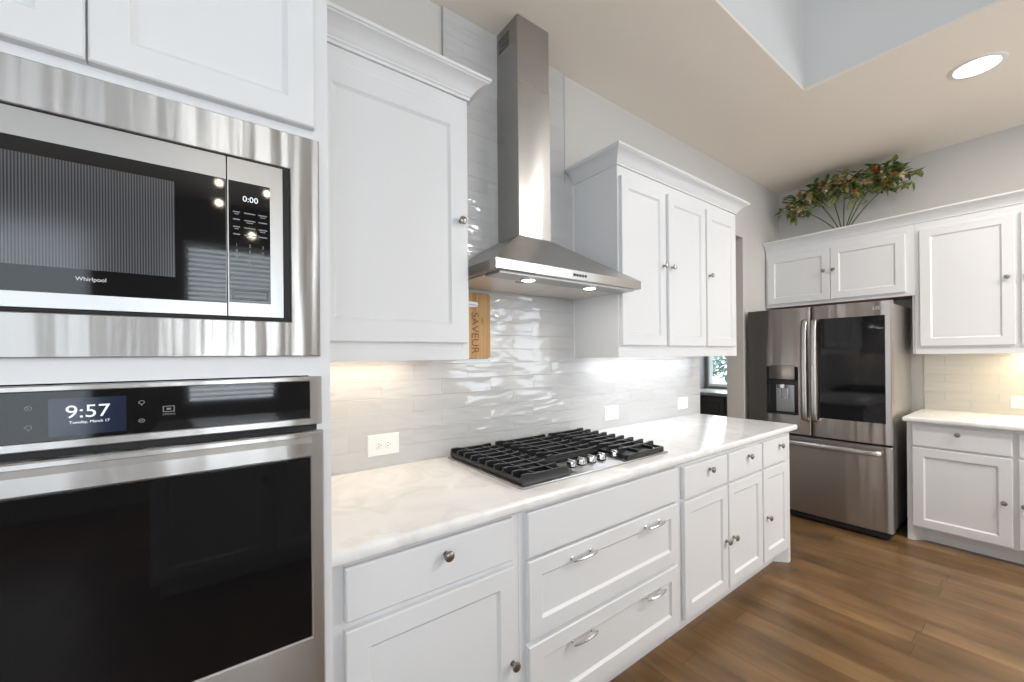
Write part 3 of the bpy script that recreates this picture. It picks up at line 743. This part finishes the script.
b = MB(TR); b.box(.195, .422, FV-.058, FV-.004, .864, .872, .001, 1); obj('drip_tray', b, M_slot, dl)
for u in (.10, .94):
    b = MB(TR); b.box(u-.04, u+.04, FV-.16, FV-.05, 1.7555, 1.7675, .003, 2); obj('hinge_cover', b, M_rubber, fg)

# ------------------------------------------------------------------ cabinets on the fridge wall
FF = XW-4.115
t = thing('wall_cabinet', 'white two-door wall cabinet directly above the refrigerator', 'cabinet', (XW-.17, -.53, 1.835))
b = MB(TR); b.box(.006, 1.0655, .004, FF-.02, 1.846, 2.40); b.frame((.006, 1.0655, 1.834, 2.40), (.05, 1.03, 1.87, 2.35), FF-.02, FF, .001); b.box(.05, 1.03, FF-.02, FF-.0004, 1.87, 2.35)
b.box(1.0475, 1.0655, .004, FF-.02, 1.372, 1.846)
obj('carcass', b, M_white, t)
b = MB(TR); b.box(.008, 1.047, .006, FF-.021, 1.838, 1.8455); obj('bottom_panel', b, M_rawwood, t, label='unpainted wooden underside')
door(t, TR, .027, .5265, 1.864, 2.322, FF, (.484, 2.122)); door(t, TR, .5315, 1.015, 1.864, 2.322, FF, (.556, 2.122))
crown(t, TR, lambda o: [(.006, FF+o), (1.0655, FF+o)], 2.390)
t = thing('wall_cabinet', 'tall white wall cabinet over the small counter right of the refrigerator', 'cabinet', (XW-.17, -1.6, 1.372))
carcass(t, TR, 1.0665, 2.16, FF, 1.372, 2.40, (), .022)
door(t, TR, 1.094, 1.560, 1.432, 2.330, FF, (1.526, 1.900)); door(t, TR, 1.585, 2.13, 1.432, 2.330, FF, (1.612, 1.900))
crown(t, TR, lambda o: [(1.0665, FF+o), (2.16, FF+o)], 2.390)
RF = XW-3.840
t = thing('base_cabinet', 'white base cabinet with bracket foot right of the refrigerator', 'cabinet', (XW-.3, -1.6, 0))
base_carcass(t, TR, 1.056, 2.16, RF, feet=((1.056, 1.128, -1),))
drawer(t, TR, 1.086, 1.552, .704, .855, RF, knobs=((1.315, .812),)); drawer(t, TR, 1.577, 2.13, .704, .855, RF, knobs=((1.85, .812),))
door(t, TR, 1.086, 1.552, .115, .690, RF, (1.517, .400)); door(t, TR, 1.577, 2.13, .115, .690, RF, (1.600, .400))
b = MB(TR); z1, z0, v1 = .912, .8755, XW-3.79
R = []
for i, z in ((.012, z1), (.006, z1-.0018), (.002, z1-.006), (0, z1-.012), (0, z0+.010), (.004, z0+.004), (.010, z0)): R.append([(1.040+i, .0105, z), (2.19-i, .0105, z), (2.19-i, v1-i, z), (1.040+i, v1-i, z)])
tag(obj('countertop', b.rings(R), M_marble), 'short marble counter right of the refrigerator', 'countertop')

# ------------------------------------------------------------------ ceiling light
cl = thing('recessed_light', 'lit round recessed light in the flat ceiling', 'ceiling light', (3.265, -1.46, CE))
b = MB(); R = []
for rr_, h in ((.092, -.001), (.094, -.006), (.112, -.006), (.117, -.003), (.117, -.0005)): R.append([(3.265+rr_*math.cos(2*PI*k/40), -1.46+rr_*math.sin(2*PI*k/40), CE+h) for k in range(40)])
b.rings(R, False, False); obj('trim_ring', b, mat('trim_white', (.8, .78, .75), .5), cl, recalc=False)
b = MB(); b.lathe((3.265, -1.46, CE-.004), (0, 0, 1), [(0, .094), (.003, .094)], 40); obj('lens', b, M_can, cl, label='glowing lens')

# ------------------------------------------------------------------ plant on the cabinet top
PX, PY, PZ = 4.30, -.575, 2.402
pl = thing('floral_arrangement', 'leafy green arrangement with orange and cream flowers on top of the fridge cabinet', 'plant', (PX, PY, PZ))
b = MB(); b.lathe((PX, PY, PZ), (0, 0, 1), [(0, .035), (.003, .04), (.03, .05), (.055, .042), (.065, .035), (.066, .03), (.05, .03)], 24); obj('pot', b, M_vase, pl)
rnd = random.Random(11)
def leaf(b, c, d, L, w):
    d = d.normalized(); sd = d.cross(Vector((rnd.uniform(-.4, .4), rnd.uniform(-.4, .4), 1))).normalized(); nn = sd.cross(d)
    P = [c, c+d*L*.35+sd*w*.5+nn*w*.12, c+d*L*.75+sd*w*.33-nn*L*.03, c+d*L-nn*L*.14, c+d*L*.75-sd*w*.33-nn*L*.03, c+d*L*.35-sd*w*.5+nn*w*.12, c+d*L*.38-nn*w*.1, c+d*L*.75-nn*L*.08]
    v = b.vs([tuple(p) for p in P])
    for f in ((0, 1, 6), (1, 2, 7, 6), (2, 3, 7), (3, 4, 7), (4, 5, 6, 7), (5, 0, 6)): b.fc([v[i] for i in f])
def rv(): return Vector((rnd.gauss(0, 1), rnd.gauss(0, 1), rnd.gauss(0, 1)))
TIPS = [(-.215, 2.79, -.02, 75), (-.345, 2.865, -.04, 70), (-.475, 2.90, -.02, 60), (-.61, 2.895, -.05, 70), (-.74, 2.83, -.03, 75), (-.84, 2.90, -.01, 85), (-.93, 2.82, -.03, 75)]
for ti, (ty, tz, dx, nl) in enumerate(TIPS):
    A = Vector((PX, PY+(ty-PY)*.03, PZ+.05)); T_ = Vector((PX+dx-.02, ty, tz)); mid_ = (A+T_)/2+Vector((0, -(ty-PY)*.13, .04))
    path = [((1-s)**2)*A+2*s*(1-s)*mid_+s*s*T_ for s in [k/8 for k in range(9)]]
    b = MB(); b.tube([tuple(p) for p in path], [.0055-.0003*k for k in range(9)], 6)
    br_ = obj('branch', b, M_stemm, pl)
    b = MB()
    for k in range(nl):
        c = T_+Vector((rnd.gauss(-.01, .035), rnd.gauss(0, .050), rnd.gauss(0, .042)))
        d = (c-T_)*7+rv()*.7+Vector((0, 0, .1)); c.z = min(c.z, 2.955); c.x = min(c.x, 4.36); d.z = min(d.z, .25*d.length)
        leaf(b, c, d, rnd.uniform(.06, .105), rnd.uniform(.032, .050))
    obj('foliage', b, M_leaf, br_, 60, recalc=False)
    for k in range(5):
        c = T_+Vector((-.045-rnd.uniform(0, .03), rnd.uniform(-.06, .06), rnd.uniform(-.055, .035))); b = MB()
        for q in range(9):
            d = Vector((-.35, math.cos(q*.9), math.sin(q*.9)))*(1.0)+rv()*.25; leaf(b, c, d, rnd.uniform(.026, .042), .026)
        kind_o = (k+ti) % 5 in (0, 3)
        obj('flower', b, M_orange if kind_o else M_cream, br_, 60, label='orange flower' if kind_o else 'cream flower', recalc=False)

# ------------------------------------------------------------------ island behind the camera (seen in the oven glass)
TI = lambda u, v, z: (u, -3.75+v, z)
t = thing('kitchen_island', 'white panelled kitchen island mirrored faintly in the oven door glass', 'kitchen island', (.9, -3.25, 0))
b = MB(TI); b.box(-.6, 2.4, .02, .98, .10, .8745); b.box(-.56, 2.36, .08, .92, 0, .0995); obj('carcass', b, M_white, t)
for k in range(5): door(t, TI, -.585+k*.595, -.02+k*.595, .13, .85, .98, (-.05+k*.595, .62))
b = MB(TI); b.box(-.64, 2.44, -.02, 1.03, .8755, .914, .006, 2); obj('worktop', b, M_marble, t)

# ------------------------------------------------------------------ pantry seen through the doorway
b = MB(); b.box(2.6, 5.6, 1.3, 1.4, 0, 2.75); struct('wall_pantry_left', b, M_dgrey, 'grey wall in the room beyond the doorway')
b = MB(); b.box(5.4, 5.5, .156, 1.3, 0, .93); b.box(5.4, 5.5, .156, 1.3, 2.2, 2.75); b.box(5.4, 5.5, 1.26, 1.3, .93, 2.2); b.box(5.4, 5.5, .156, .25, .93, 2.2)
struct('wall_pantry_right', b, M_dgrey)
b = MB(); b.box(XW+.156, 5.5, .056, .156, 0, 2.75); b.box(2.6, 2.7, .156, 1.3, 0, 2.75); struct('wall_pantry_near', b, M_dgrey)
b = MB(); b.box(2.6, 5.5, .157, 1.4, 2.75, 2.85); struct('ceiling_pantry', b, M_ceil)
TP = lambda u, v, z: (5.4-v, u, z)
b = MB(TP); b.frame((.25, 1.26, .93, 2.2), (.285, 1.235, .965, 2.165), -.08, .012, .003); wp = struct('window_4', b, M_plastic, 'bright window beyond the doorway')
b = MB(TP); b.box(.285, 1.235, -.045, -.041, .965, 2.165); obj('pane', b, M_pane, wp)
t = thing('base_cabinet', 'dark cabinet under the bright window beyond the doorway', 'cabinet', (5.05, .68, 0))
b = MB(TP); b.box(.17, 1.29, .004, .60, .10, .86); b.box(.17, 1.29, .004, .54, 0, .0995); obj('carcass', b, M_dark, t)
for k in range(2): b = MB(TP); b.door(.20+k*.54, .72+k*.54, .13, .84, .6005, .019, .055); obj('door', b, M_dark, t)
tag(obj('countertop', MB(TP).box(.165, 1.295, .003, .65, .8605, .90, .004, 2), mat('pale_laminate', (.55, .54, .50), .3)), 'pale counter under the bright window beyond the doorway', 'countertop')
# garden
b = MB().box(5.6, 16, -6, 9, -.3, -.02); struct('ground', b, mat('lawn', (.16, .24, .10), .9))
for k, (x, y, r, h) in enumerate(((8.3, 2.0, .62, 1.35), (10.6, 4.6, .95, 1.5), (8.6, 3.4, .55, 1.05))):
    sh = thing('garden_shrub', ('pale shrub seen through the far window, nearest its left side', 'tall shrub seen through the far window, farthest back', 'low shrub seen through the far window')[k], 'shrub', (x, y, -.02), 'shrubs outside the far window')
    b = MB(); b.tube([(x, y, -.02), (x+.03, y, h*.4), (x, y+.03, h*.75)], [.05, .035, .015], 8); obj('trunk', b, M_bark, sh)
    b = MB()
    for q in range(620):
        d = rv().normalized()*(rnd.random()**.4)*r; c = Vector((x, y, h))+Vector((d.x, d.y, d.z*.9)); leaf(b, c, d+rv()*.3, rnd.uniform(.12, .20), .08)
    obj('foliage', b, M_out, sh, 60, recalc=False)
